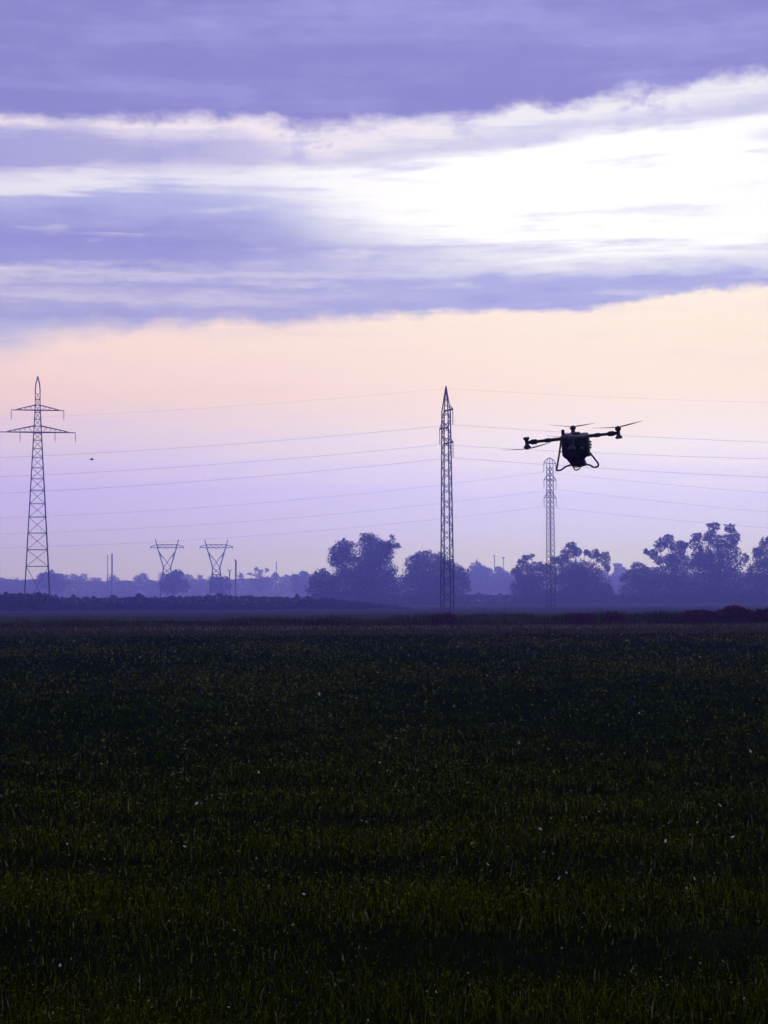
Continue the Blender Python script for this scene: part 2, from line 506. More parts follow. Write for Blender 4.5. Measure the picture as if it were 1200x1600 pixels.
tree('broadleaf_tree', 'dark tree cut off by the right edge of the picture', 'tree', 864.2, 1205, [
    (1192, 850, 7, 8), (1206, 846, 12, 10), (1184, 862, 8, 10), (1200, 872, 22, 18), (1195, 896, 28, 22), (1205, 920, 40, 24), (1185, 934, 34, 12), (1230, 880, 24, 30), (1240, 920, 30, 20)], 0.78, group=GT)

# paler trees farther off
GP = 'pale hazy trees far behind the dark ones'
tree('hazy_tree', 'pale hazy tree right of the domed tree behind the central pylon', 'tree', 1928, 752, [
    (745, 888, 11, 10), (754, 896, 16, 12), (742, 905, 14, 14), (760, 915, 22, 16), (740, 925, 20, 12)], 1.9, 6, group=GP)
tree('hazy_tree', 'pale hazy tree just left of the ragged tree beside the second pylon', 'tree', 1966, 782, [
    (780, 893, 8, 8), (788, 902, 14, 12), (774, 912, 14, 14), (792, 918, 18, 14)], 1.9, 6, group=GP)
tree('hazy_tree', 'pale hazy tree in the gap before the right grove', 'tree', 2003, 966, [
    (965, 887, 7, 8), (972, 896, 10, 10), (964, 908, 14, 14), (966, 922, 16, 14)], 1.9, 6, group=GP)
tree('hazy_tree', 'pale hazy tree peeking out left of the low bushy tree', 'tree', 1966, 475, [
    (474, 897, 8, 6), (466, 905, 12, 9), (484, 908, 16, 12), (472, 918, 18, 12)], 1.9, 6, group=GP)
tree('hazy_tree', 'hazy round tree swallowing the foot of the left twin-horned pylon', 'tree', 1505, 272, [
    (278, 896, 9, 7), (270, 904, 15, 10), (262, 916, 14, 12), (280, 916, 16, 12)], 1.9, 6, group=GP)
tree('hazy_tree', 'hazy bush swallowing the foot of the right twin-horned pylon', 'tree', 1513, 344, [
    (350, 906, 9, 6), (336, 908, 10, 7), (344, 918, 18, 10)], 1.9, 6, group=GP)
tree('hazy_tree', 'open spindly hazy tree with separate tufts above the far wood', 'tree', 2041, 408, [
    (400, 889, 4, 4), (408, 893, 5, 4), (417, 891, 4, 4), (403, 898, 8, 4), (390, 897, 5, 3), (410, 910, 18, 10)], 1.2, 2.4, group=GP)
tree('hazy_tree', 'hazy tree rising inside the legs of the tall cross-armed pylon', 'tree', 1890, 78, [
    (78, 897, 8, 6), (90, 902, 10, 6), (70, 904, 14, 8), (84, 914, 22, 12)], 1.9, 6, group=GP)
tree('dark_bush', 'dark bush in front of the hedge at the left edge', 'bush', 455.0, 40, [
    (10, 934, 18, 8), (36, 935, 22, 8), (62, 933, 20, 8), (84, 937, 16, 7), (40, 942, 46, 7)], 0.6, 5)


def bank(x0, x1, Y, wid, h, leaf, cover, hz, name, taper=0.0, bump=(0.35, 0.8, 0.34)):
    """leaf quads of a long mass of foliage with an uneven top"""
    L = x1 - x0
    n = int(cover * L * h / (leaf * leaf * 0.33))
    x = rng.uniform(x0, x1, n)
    prof = np.zeros(n)
    for k in range(7):
        prof += np.sin(x * hz * (1.9 ** k) + k * 2.3) * 0.5 ** (k * 0.55)
    hh = h * (0.9 + 0.05 * prof)
    # bumps of single crowns
    nb = int(L / (h * bump[0] * 2.1))
    bx = rng.uniform(x0, x1, nb); bh = bump[2] * rng.uniform(0, 1, nb) ** 1.6; bw = rng.uniform(bump[0], bump[1], nb) * h
    for i in range(nb):
        hh = np.maximum(hh, h * (0.86 + bh[i]) * np.sqrt(np.maximum(0, 1 - ((x - bx[i]) / bw[i]) ** 2)))
    if taper: hh = hh * np.clip((x1 - x) / taper, 0.02, 1) ** 0.7
    z = rng.uniform(0, 1, n) ** 1.1 * hh
    yy = Y + rng.normal(size=n) * wid * 0.4
    C = np.stack([x, yy, z], 1)
    cols = rng.uniform(0.6, 1.3, (n, 1)) * rng.uniform(0.9, 1.1, (n, 3))
    return np_mesh(name, leaf_quads(C, leaf), 4, cols)


far = link('far_wood', bank(-900, 900, 2300, 44, 31.5, 2.0, 9.0, 0.0065, 'far_wood', 0.0, (0.10, 0.32, 0.30)), M['crown'])
far.location.z = gz(2300)
tag(far, 'pale blue line of distant woodland along the horizon', 'woodland', kind='stuff')
hx0, hx1 = G(-260, 480).x, G(640, 480).x
hd = link('hedgerow', bank(hx0, hx1, 0, 2.2, 3.5, 0.5, 8.0, 0.10, 'hedgerow', 30.0, (0.2, 0.6, 0.34)), M['crown'])
hd.location = (0, 480, gz(480))
tag(hd, 'long dark blue hedge across the left half in front of the far wood', 'hedge')
h2 = link('hedgerow', bank(G(470, 800).x, G(1420, 800).x, 0, 3.0, 4.4, 0.8, 7.0, 0.07, 'low_scrub'), M['crown'])
h2.location = (0, 800, gz(800))
tag(h2, 'low hazy scrub hedge at the feet of the dark trees on the right', 'hedge')


# ------------------------------------------------------------------ pylons
UNIT = {}


def unit_box(mat):
    if mat.name not in UNIT:
        v = [(x, y, z) for x in (-.5, .5) for y in (-.5, .5) for z in (-.5, .5)]
        f = [(0, 1, 3, 2), (4, 6, 7, 5), (0, 4, 5, 1), (2, 3, 7, 6), (0, 2, 6, 4), (1, 5, 7, 3)]
        m = mesh_from(v, f, 'bar_' + mat.name); m.materials.append(mat); UNIT[mat.name] = m
    return UNIT[mat.name]


def beam(name, a, b, w, parent, mat):
    """one straight bar between two points"""
    a, b = Vector(a), Vector(b)
    d = b - a
    o = bpy.data.objects.new(name, unit_box(mat)); COL.objects.link(o)
    o.parent = parent
    q = d.to_track_quat('Z', 'Y')
    o.matrix_local = Matrix.LocRotScale((a + b) / 2, q, (w, w, d.length))
    return o


def insulator(a, length, r, parent, n=9, mat=None):
    """string of ceramic discs hanging down from a"""
    prof = []
    for i in range(n):
        z = -length * (i + 0.2) / n
        prof += [(r * 0.35, z), (r, z - length * 0.3 / n), (r * 0.35, z - length * 0.5 / n)]
    prof = [(0.001, 0)] + prof + [(0.001, -length)]
    vs, fs = [], []
    seg = 6
    for rr, z in prof:
        for k in range(seg):
            vs.append((rr * math.cos(k * math.tau / seg), rr * math.sin(k * math.tau / seg), z))
    for i in range(len(prof) - 1):
        for k in range(seg):
            fs.append((i * seg + k, i * seg + (k + 1) % seg, (i + 1) * seg + (k + 1) % seg, (i + 1) * seg + k))
    o = link('insulator', mesh_from(vs, fs, 'insulator'), mat or M['ceramic'], parent)
    o.location = a
    return o


def lattice(root, levels, leg_w, brace_w, mat, style='z', rings=True):
    """levels: (z, half width) from the ground up; four legs, rings and diagonals, every bar its own part"""
    cor = ((1, 1), (-1, 1), (-1, -1), (1, -1))
    kinks = [levels[0]] + [levels[i] for i in range(1, len(levels) - 1)
                           if abs((levels[i][1] - levels[i - 1][1]) / (levels[i][0] - levels[i - 1][0]) - (levels[i + 1][1] - levels[i][1]) / (levels[i + 1][0] - levels[i][0])) > 0.004] + [levels[-1]]
    for sx, sy in cor:
        for (z0, h0), (z1, h1) in zip(kinks, kinks[1:]):
            beam('leg', (sx * h0, sy * h0, z0 - (0.3 if z0 == 0 else 0)), (sx * h1, sy * h1, z1), leg_w, root, mat)
    for i, ((z0, h0), (z1, h1)) in enumerate(zip(levels, levels[1:])):
        for k in range(4):
            a, b = cor[k], cor[(k + 1) % 4]
            if style == 'x' or (i + k) % 2 == 0:
                beam('brace', (a[0] * h0, a[1] * h0, z0), (b[0] * h1, b[1] * h1, z1), brace_w, root, mat)
            if style == 'x' or (i + k) % 2 == 1:
                beam('brace', (b[0] * h0, b[1] * h0, z0), (a[0] * h1, a[1] * h1, z1), brace_w, root, mat)
            if rings and i > 0:
                beam('ring_bar', (a[0] * h0, a[1] * h0, z0), (b[0] * h0, b[1] * h0, z0), brace_w * 1.7, root, mat)


def spaced(z0, h0, z1, h1, n):
    return [(z0 + (z1 - z0) * i / n, h0 + (h1 - h0) * i / n) for i in range(n + 1)]


# central pylon, arms nearly along the line of sight
YA = F / 9.36
TH_A = R(18)
baseA = G(699, YA)
pa = empty('lattice_pylon', baseA, (0, 0, TH_A))
tag(pa, 'slender lattice pylon with pointed top standing in the middle of the view', 'pylon', 'slender lattice pylons of the field power lines')


def zA(py): return P(695, py, YA).z - baseA.z


lv = spaced(0, 0.875, zA(643), 0.55, 26)
lattice(pa, lv, 0.16, 0.085, M['steel_dark'], 'z', rings=False)
for sx, sy in ((1, 1), (-1, 1), (-1, -1), (1, -1)):
    beam('peak_bar', (sx * 0.55, sy * 0.55, zA(643)), (0, 0, zA(603)), 0.15, pa, M['steel_dark'])
for k, (sx, sy) in enumerate(((1, 1), (-1, 1), (-1, -1), (1, -1))):
    beam('ring_bar', (sx * 0.3, sy * 0.3, zA(625)), (-sy * 0.3, sx * 0.3, zA(625)), 0.08, pa, M['steel_dark'])
armA = {}
for py, side in ((642, -1), (668, 1), (693, -1)):
    z = zA(py)
    Lr = 3.25
    arm = beam('crossarm', (0, -side * 1.0, z), (0, side * Lr, z), 0.21, pa, M['steel_dark'])
    for sx in (-1, 1):
        beam('arm_stay', (sx * 0.55, side * 0.55, z), (0, side * Lr, z + 0.02), 0.11, pa, M['steel_dark'])
        beam('arm_tie', (sx * 0.55, side * 0.55, z + 0.95), (0, side * Lr, z + 0.05), 0.08, pa, M['steel_dark'])
    insulator((0, side * Lr, z - 0.11), 2.5, 0.13, pa)
    armA[py] = Matrix.Rotation(TH_A, 3, 'Z') @ Vector((0, side * Lr, z - 2.62)) + baseA

# second pylon behind the trees of the right half
YB = F / 6.24
TH_B = R(42)
baseB = G(861, YB)
pb = empty('lattice_pylon', baseB, (0, 0, TH_B))
tag(pb, 'slender round-topped lattice pylon rising out of the trees behind the drone', 'pylon', 'slender lattice pylons of the field power lines')


def zB(py): return P(860, py, YB).z - baseB.z


lattice(pb, spaced(0, 0.82, zB(729), 0.58, 26), 0.15, 0.09, M['steel_dark'], 'x', rings=False)
# round head: four bent bars
ztop = zB(715); zs = zB(729)
for sx, sy in ((1, 1), (-1, 1), (-1, -1), (1, -1)):
    prev = (sx * 0.58, sy * 0.58, zs)
    for i in range(1, 6):
        a = i / 5 * math.pi / 2
        cur = (sx * 0.58 * math.cos(a), sy * 0.58 * math.cos(a), zs + (ztop - zs) * math.sin(a))
        beam('head_bar', prev, cur, 0.125, pb, M['steel_dark']); prev = cur
armB = {}
for py in (724, 750, 778):
    z = zB(py)
    for side in (-1, 1):
        Lr = 2.2
        prev = (side * 0.38, 0, z + 1.25)
        for i in range(1, 5):                      # upper member arches down to the tip
            t = i / 4
            cur = (side * (0.38 + (Lr - 0.38) * t), 0, z + 1.25 * (1 - t ** 1.8))
            beam('arm_arch', prev, cur, 0.14, pb, M['steel_dark']); prev = cur
        beam('crossarm', (0, 0, z), (side * Lr, 0, z), 0.15, pb, M['steel_dark'])
        insulator((side * Lr, 0, z - 0.06), 2.2, 0.14, pb)
        armB[py, side] = Matrix.Rotation(TH_B, 3, 'Z') @ Vector((side * Lr, 0, z - 2.28)) + baseB

# tall cross-armed pylon on the left
YC = 510.0
baseC = G(58, YC)
pc = empty('lattice_pylon', baseC, (0, 0, R(11)))
tag(pc, 'tall wide lattice pylon with two crossarms near the left edge', 'pylon')


def zC(py): return P(56, py, YC).z - baseC.z


sC = YC / F
pys = [885, 859, 833, 808, 787, 766, 748, 731, 715, 701, 688, 677, 666, 655, 644, 633, 624, 612]


def hwC(py):
    if py > 641: return (4.7 + (py - 641) * (20.6 - 4.7) / (895 - 641)) * sC / 1.17
    return (4.4) * sC / 1.17


lvC = [(0, hwC(947))] + [(zC(p), hwC(p)) for p in pys]
lattice(pc, lvC, 0.19, 0.065, M['steel_dark'], 'x', rings=True)
for sx, sy in ((1, 1), (-1, 1), (-1, -1), (1, -1)):
    h = hwC(612)
    beam('peak_bar', (sx * h, sy * h, zC(612)), (sx * h * 0.8, sy * h * 0.8, zC(601)), 0.2, pc, M['steel_dark'])
    beam('peak_bar', (sx * h * 0.8, sy * h * 0.8, zC(601)), (0, 0, zC(588)), 0.2, pc, M['steel_dark'])
for py, reach, up in ((641, 40.5, 8), (675.5, 58.5, 10)):
    z = zC(py); Lr = reach * sC; hu = up * sC; h = hwC(py)
    for s in (-1, 1):
        tip = (s * Lr, 0, z)
        for sy in (-1, 1):
            beam('crossarm', (s * h, sy * h, z), tip, 0.2, pc, M['steel_dark'])
            beam('arm_tie', (s * h, sy * h, z + hu), (s * Lr * 0.80, sy * h * 0.2, z + hu * 0.12), 0.17, pc, M['steel_dark'])
        nb = 5 if up == 10 else 3
        for i in range(nb):
            t0 = (i + 0.3) / (nb + 0.6); t1 = (i + 1) / (nb + 0.6)
            x0 = s * (h + (Lr * 0.82 - h) * t0); x1 = s * (h + (Lr * 0.82 - h) * t1)
            beam('arm_brace', (x0, 0, z), (x1, 0, z + hu * (1 - t1 * 0.95)), 0.1, pc, M['steel_dark'])
            beam('arm_brace', (x1, 0, z + hu * (1 - t1 * 0.95)), (x1, 0, z), 0.09, pc, M['steel_dark'])
        insulator((s * Lr, 0, z - 0.1), 14 * sC, 0.16, pc, 12)
        if up == 10: insulator((s * 27 * sC, 0, z - 0.1), 14 * sC, 0.16, pc, 12)
    for sy in (-1, 1):
        beam('crossarm', (-h, sy * h, z), (h, sy * h, z), 0.2, pc, M['steel_dark'])


# the two far horned pylons
def horned(px, label):
    Y = 1300.0
    s = Y / F
    base = G(px, Y)
    root = empty('horned_pylon', base, (0, 0, R(6)))
    tag(root, label, 'pylon', 'far horned pylons')
    z = lambda py: P(px, py, Y).z - base.z
    mt = M['steel_dark']
    w, wb = 0.55, 0.34
    lattice(root, [(0, 12 * s / 1.1), (z(915), 9.5 * s / 1.1), (z(898), 7.5 * s / 1.1), (z(887), 6 * s / 1.1)], w, wb, mt, 'x', rings=True)
    zw = z(887); hw = 6 * s / 1.1
    for sd in (-1, 1):
        for sy in (-1, 1):
            beam('fork_leg', (sd * hw, sy * hw, zw), (sd * 15.5 * s, sy * 0.6, z(853)), w, root, mt)
        beam('fork_leg', (0, 0, z(879)), (sd * 14 * s, 0, z(860)), w * 0.8, root, mt)
        beam('fork_leg', (sd * hw, 0, zw), (0, 0, z(879)), w * 0.7, root, mt)
        beam('fork_brace', (sd * 9.5 * s, 0, z(872)), (sd * 10.6 * s, 0, z(864.5)), wb, root, mt)
        beam('fork_brace', (sd * 6.6 * s, 0, z(870)), (sd * 11 * s, 0, z(869)), wb, root, mt)
        beam('horn', (sd * 15.5 * s, 0, z(853)), (sd * 18 * s, 0, z(843)), w, root, mt)
        beam('crossarm', (sd * 15.5 * s, 0, z(851)), (sd * 26 * s, 0, z(854.5)), w * 0.8, root, mt)
        beam('crossarm', (sd * 15.5 * s, 0, z(856)), (sd * 26 * s, 0, z(855)), w * 0.8, root, mt)
        insulator((sd * 25.5 * s, 0, z(855)), 3.2 * s, 0.4, root, 4)
    for py in (851, 856):
        beam('crossarm', (-15.5 * s, 0, z(py)), (15.5 * s, 0, z(py)), w * 0.75, root, mt)
    for i in range(8):
        x0 = (-15.5 + 31 * i / 8) * s; x1 = (-15.5 + 31 * (i + 1) / 8) * s
        beam('arm_brace', (x0, 0, z(856 if i % 2 else 851)), (x1, 0, z(851 if i % 2 else 856)), wb, root, mt)
    insulator((0, 0, z(856)), 3.2 * s, 0.4, root, 4)


horned(261, 'distant horned pylon with V-shaped head, the left one of the pair')
horned(338, 'distant horned pylon with V-shaped head, the right one of the pair')


# thin posts sticking out of the far wood
def post(name, px, ptop, Y, w, label, cat, lean=0.0, arm=None):
    base = G(px, Y); root = empty(name, base)
    h = P(px, ptop, Y).z - base.z
    beam('pole', (0, 0, -0.2), (lean, 0, h), w, root, M['wood'])
    if arm:
        for x0, z0, x1, z1 in arm: beam('arm', (x0, 0, h + z0), (x1, 0, h + z1), w * 0.7, root, M['wood'])
    tag(root, label, cat)


post('utility_pole', 175, 865, 1701, 1.11, 'straight far pole right of the tall cross-armed pylon, the darker of two', 'pole')
post('utility_pole', 168, 867, 1890, 0.59, 'fainter thin far pole just left of a darker pole', 'pole')
post('dead_trunk', 368, 876, 1260, 1.01, 'bare dark trunk with bent top right of the horned pylons', 'trunk', 0.3, [(0.3, -0.2, -0.8, 0.7), (0.3, -3, 0.9, -1.6)])
post('dead_trunk', 358, 893, 1260, 0.68, 'short forked bare trunk between the horned pylon and the taller trunk', 'trunk', 0.4, [(0.4, 0, -1.2, 1.6), (0.4, 0, 1.6, 1.2)])
post('utility_pole', 432, 877, 1985, 0.75, 'very faint far pole above the far wood left of the dark trees', 'pole')
post('utility_pole', 773, 868, 1890, 0.67, 'faint far pole with short crossbar between the two slender pylons', 'pole', 0, [(-1.6, -0.4, 1.6, -0.4)])
post('utility_pole', 787, 871, 1890, 0.59, 'faint far pole with splayed top right of the crossbar pole', 'pole', 0, [(0, -1.5, -1.6, 0.2), (0, -1.5, 1.6, 0.2), (-1.4, 0.1, 1.4, 0.1)])


# ------------------------------------------------------------------ power lines
def wire(label, start, ang, ends, group, r=0.016, b=3.4e-4):
    """a conductor over the pylon point `start`: each end goes through a pixel, hanging in a parabola"""
    curve = []
    for sgn, (px, py) in ends:
        dirv = Vector((math.cos(ang), -math.sin(ang), 0)) * sgn
        # distance along the line where it crosses the bearing of the pixel
        d = ray(px, py)
        den = dirv.x * d.y - dirv.y * d.x
        s1 = (d.x * start.y - start.x * d.y) / den
        p = start + dirv * s1
        z1 = CAM_H + d.z * (p.y / d.y)
        a = (start.z - z1 + b * s1 * s1) / s1
        smax = min(max(a / b, s1 * 1.3), 330)
        n = 40
        curve.append([start + dirv * (smax * i / n) + Vector((0, 0, -a * smax * i / n + b * (smax * i / n) ** 2)) for i in range(n + 1)])
    pts = curve[0][::-1] + curve[1][1:]
    o0 = start.copy()
    vs, fs = tube([p - o0 for p in pts], [r] * len(pts), 5)
    o = link('power_line', mesh_from(vs, fs, 'power_line'), M['wire'])
    o.location = o0
    tag(o, label, 'power line', group)


GL = 'power lines across the evening sky'
topA = baseA + Vector((0, 0, zA(607)))
wire('thin earth wire at the very tip of the central pylon', topA, TH_A, [(-1, (180, 646)), (1, (1200, 629))], GL, 0.008)
wire('upper power line slung from the central pylon', armA[642], TH_A, [(-1, (0, 715)), (1, (1200, 691))], GL)
wire('middle power line slung from the central pylon', armA[668], TH_A, [(-1, (0, 745)), (1, (1200, 717))], GL)
wire('lowest power line slung from the central pylon', armA[693], TH_A, [(-1, (0, 771)), (1, (1200, 746))], GL)
AB = R(14)
wire('upper far power line slung from the round-topped pylon', armB[724, -1], AB, [(-1, (0, 809)), (1, (1200, 770))], GL, 0.017)
wire('middle far power line slung from the round-topped pylon', armB[750, 1], AB, [(-1, (0, 834)), (1, (1200, 800))], GL, 0.017)
wire('lowest far power line slung from the round-topped pylon', armB[778, -1], AB, [(-1, (0, 856)), (1, (1200, 825))], GL, 0.017)


# ------------------------------------------------------------------ verge and crop
def blades(x, y, h, w, lean, cols, bend=0.35, z0=0.0, tris=2):
    """bent grass blades: one quad + one tip triangle written as two quads"""
    n = len(x)
    a = rng.uniform(0, math.tau, n)
    wx, wy = np.cos(a) * w * 0.5, np.sin(a) * w * 0.5
    b = rng.uniform(0, math.tau, n)
    lx, ly = np.cos(b) * lean * h, np.sin(b) * lean * h
    z = np.full(n, z0)
    p0 = np.stack([x - wx, y - wy, z], 1); p1 = np.stack([x + wx, y + wy, z], 1)
    m = 0.55
    q0 = np.stack([x - wx * .8 + lx * bend, y - wy * .8 + ly * bend, z + h * m], 1)
    q1 = np.stack([x + wx * .8 + lx * bend, y + wy * .8 + ly * bend, z + h * m], 1)
    zt = z + h * np.sqrt(np.maximum(0.15, 1 - lean ** 2))
    t0 = np.stack([x - wx * .12 + lx, y - wy * .12 + ly, zt], 1); t1 = np.stack([x + wx * .12 + lx, y + wy * .12 + ly, zt], 1)
    if tris == 1:
        return np.stack([p0, p1, t1, t0], 1).reshape(-1, 3), cols
    V = np.concatenate([np.stack([p0, p1, q1, q0], 1), np.stack([q0, q1, t1, t0], 1)], 0)
    return V.reshape(-1, 3), np.concatenate([cols, cols], 0)


def wnoise(x, y, seed, k=1.0):
    r = np.random.default_rng(seed)
    v = np.zeros_like(x)
    for i in range(6):
        f = k * 1.7 ** i; t = r.uniform(0, math.tau); p = r.uniform(0, math.tau)
        v += np.sin(x * f * math.cos(t) + y * f * math.sin(t) + p) * 0.75 ** i
    return v / 2.4


def crop_stand(y0, y1, dens, h0, w0):
    """blades over the whole field, fewer and broader with distance"""
    halfw = lambda yy: 0.25 * yy + 1.0
    ys = np.linspace(y0, y1, 4000)
    pdf = dens * (10 / ys) ** 1.7 * 2 * halfw(ys)
    cdf = np.cumsum(pdf) * (ys[1] - ys[0])
    n = int(cdf[-1])
    y = np.interp(rng.uniform(0, cdf[-1], n), cdf, ys)
    x = rng.uniform(-1, 1, n) * halfw(y)
    # the stand grows thick and thin in bands and patches
    ph = 2 * math.pi * (y - 9.2) / 3.2 + 1.1 * wnoise(x, y, 3, 0.5)
    fade = np.clip(1 - (y - 13) / 12, 0.1, 1)
    band = 0.5 + 0.5 * np.cos(ph) * fade
    pat = 0.5 + 0.5 * np.clip(wnoise(x, y * 0.6, 5, 0.35) + 0.8 * wnoise(x, y, 9, 2.2), -1, 1)
    stand = np.clip(0.6 * band + 0.4 * pat, 0, 1)
    keep = rng.uniform(0, 1, n) < 0.1 + 1.0 * stand ** 1.4
    x, y, stand, pat, band, fade = (v[keep] for v in (x, y, stand, pat, band, fade)); n = len(x)
    k = (y / 10)
    h = h0 * (0.4 + 0.8 * stand) * rng.uniform(0.5, 1.3, n) * k ** 0.12
    w = w0 * rng.uniform(0.5, 1.5, n) * k ** 0.85
    lean = np.clip(rng.gamma(2.0, 0.24, n), 0, 0.95)
    g = rng.uniform(0, 1, n)[:, None]
    yel = np.clip(0.35 * pat + 0.55 * band * fade + rng.normal(size=n) * 0.2, 0, 1)[:, None]
    dark = np.array([0.016, 0.042, 0.006]); yg = np.array([0.085, 0.105, 0.008])
    c = (dark * (1 - yel) + yg * yel) * (0.3 + 2.0 * g ** 3)
    dry = rng.uniform(0, 1, n) < 0.012
    c[dry] = np.array([0.32, 0.30, 0.24]) * rng.uniform(0.4, 1.4, (dry.sum(), 1))
    nr = y < 24
    v1, c1 = blades(x[nr], y[nr], h[nr], w[nr], lean[nr], c[nr], tris=2)
    v2, c2 = blades(x[~nr], y[~nr], h[~nr], w[~nr], lean[~nr], c[~nr], tris=1)
    return np.concatenate([v1, v2]), np.concatenate([c1, c2])


VV, CC = crop_stand(7.6, FIELD_END, 2300, 0.085, 0.0062)
# small leaflets among the blades
n = 260000
y = 7.6 * (FIELD_END / 7.6) ** (rng.uniform(0, 1, n) ** 1.0)
x = rng.uniform(-1, 1, n) * (0.25 * y + 1)
fade = np.clip(1 - (y - 13) / 12, 0.1, 1)
band = 0.5 + 0.5 * np.cos(2 * math.pi * (y - 9.2) / 3.2 + 1.1 * wnoise(x, y, 3, 0.5)) * fade
pat = 0.5 + 0.5 * np.clip(wnoise(x, y * 0.6, 5, 0.35) + 0.8 * wnoise(x, y, 9, 2.2), -1, 1)
ok = rng.uniform(0, 1, n) < 0.06 + 0.9 * (0.6 * band + 0.4 * pat) ** 2
x, y, band, pat = x[ok], y[ok], band[ok], pat[ok]; n = len(x)
C = np.stack([x, y, rng.uniform(0.02, 0.10, n) * (0.5 + 0.7 * band)], 1)
g = rng.uniform(0, 1, (n, 1))
c = (np.array([0.036, 0.072, 0.008]) * (1 - pat[:, None]) + np.array([0.115, 0.125, 0.012]) * pat[:, None]) * (0.3 + 1.6 * g ** 2)
painted_glint = rng.uniform(0, 1, n) < 0.05
c[painted_glint] = np.array([0.26, 0.28, 0.18]) * rng.uniform(0.4, 1.5, (painted_glint.sum(), 1))  # a few leaflets coloured brighter, glints painted into their tint
sz = np.minimum(0.018 * (y / 10) ** 0.95, 0.13)
VV = np.concatenate([VV, leaf_quads(C, sz)]); CC = np.concatenate([CC, c])
crop = link('crop', np_mesh('crop', VV * U, 4, CC), M['crop'])
tag(crop, 'dark green low crop covering the whole near field', 'crop', kind='stuff')

# tall weeds on the verge beyond the track
n = 52000
x = rng.uniform(-42, 42, n); y = 144.5 + rng.uniform(0, 1, n) ** 0.8 * 9
hh = np.clip(0.46 + 0.34 * wnoise(x, y * 0.3, 21, 0.22) + 0.24 * wnoise(x, y, 22, 1.3), 0.12, 1.2) * rng.uniform(0.45, 1.25, n)
c = np.array([0.085, 0.09, 0.045]) * rng.uniform(0.3, 1.8, (n, 1)) * (0.75 + 0.5 * wnoise(x, y, 23, 0.6))[:, None] * np.array([1, 1, 1]) + rng.uniform(0, 0.014, (n, 1)) * np.array([1.2, 0.5, 0.5])
v, c = blades(x, y, np.clip(hh, 0.2, 1.5), 0.06 * rng.uniform(0.5, 1.6, n), np.clip(rng.gamma(2, 0.13, n), 0, .8), c, tris=1)
wd = link('verge_weeds', np_mesh('verge_weeds', v * U, 4, c), M['crop'])
tag(wd, 'brownish tall weeds along the far side of the track', 'weeds', kind='stuff')
# loose grass on the track's shoulder
n = 34000
x = rng.uniform(-42, 42, n); y = FIELD_END - 3 + rng.uniform(0, 1, n) ** 1.5 * 36
v, c = blades(x, y, rng.uniform(0.08, 0.3, n), 0.05 * rng.uniform(0.5, 1.5, n), np.clip(rng.gamma(2, 0.2, n), 0, .9), np.array([0.075, 0.065, 0.035]) * rng.uniform(0.3, 1.7, (n, 1)), tris=1)
tag(link('track_grass', np_mesh('track_grass', v * U, 4, c), M['crop']), 'sparse short grass on the dirt track', 'grass', kind='stuff')

GS = 'russet shrubs on the verge'
tree('verge_shrub', 'largest russet shrub on the verge, second from the right edge', 'shrub', 89.1, 1152, [(1150, 955.5, 17.6, 10), (1138, 961.5, 17.6, 11.25), (1165, 961.5, 17.6, 11.25), (1150, 967.5, 28.6, 8.75)], 0.075, 9.0, M['shrub'], GS)
tree('verge_shrub', 'long low russet shrub left of the largest verge shrub', 'shrub', 88.9, 1085, [(1080, 962.5, 15.4, 8.75), (1098, 960.5, 14.3, 8.75), (1112, 963.5, 13.2, 8.75), (1068, 967.5, 15.4, 7.5), (1092, 969.5, 28.6, 6.25)], 0.075, 9.0, M['shrub'], GS)
tree('verge_shrub', 'russet shrub cut by the right edge of the picture', 'shrub', 89.0, 1194, [(1190, 961.5, 13.2, 10), (1206, 959.5, 15.4, 11.25), (1196, 968.5, 19.8, 7.5)], 0.075, 9.0, M['shrub'], GS)
tree('verge_shrub', 'small russet shrub midway between second pylon and right shrubs', 'shrub', 89.0, 962, [(956, 963.5, 14.3, 7.5), (970, 966.5, 9.9, 7.5), (962, 969.5, 17.6, 6.25)], 0.075, 9.0, M['shrub'], GS)
tree('verge_shrub', 'low dark shrub below the second slender pylon on the verge', 'shrub', 89.2, 905, [(895, 965.5, 13.2, 7.5), (912, 964.5, 15.4, 7.5), (905, 969.5, 22, 6.25)], 0.075, 9.0, M['shrub'], GS)
tree('verge_shrub', 'low dark shrub in front of the foot of the central pylon', 'shrub', 88.9, 694, [(686, 965.5, 12.1, 6.25), (700, 964.5, 13.2, 7.5), (694, 970.5, 17.6, 6.25)], 0.075, 9.0, M['shrub'], GS)


# curled leaves of a pale base colour, scattered in the crop
def leaf_mesh(seed):
    r = random.Random(seed)
    vs, fs = [], []
    n = 6; curl = r.uniform(0.8, 2.2); wid = r.uniform(0.16, 0.26)
    for i in range(n + 1):
        t = i / n; a = (t - 0.5) * curl
        w = wid * math.sin(math.pi * min(1, t * 0.9 + 0.08))
        cx, cz = math.sin(a) / curl * 1.0, (1 - math.cos(a)) / curl
        for k in (-1, 0, 1):
            vs.append((cx, k * w, cz + abs(k) * w * 0.45))
    for i in range(n):
        for k in range(2):
            fs.append((i * 3 + k, i * 3 + k + 1, (i + 1) * 3 + k + 1, (i + 1) * 3 + k))
    m = mesh_from(vs, fs, 'pale_leaf', True); m.materials.append(M['pale'])
    return m


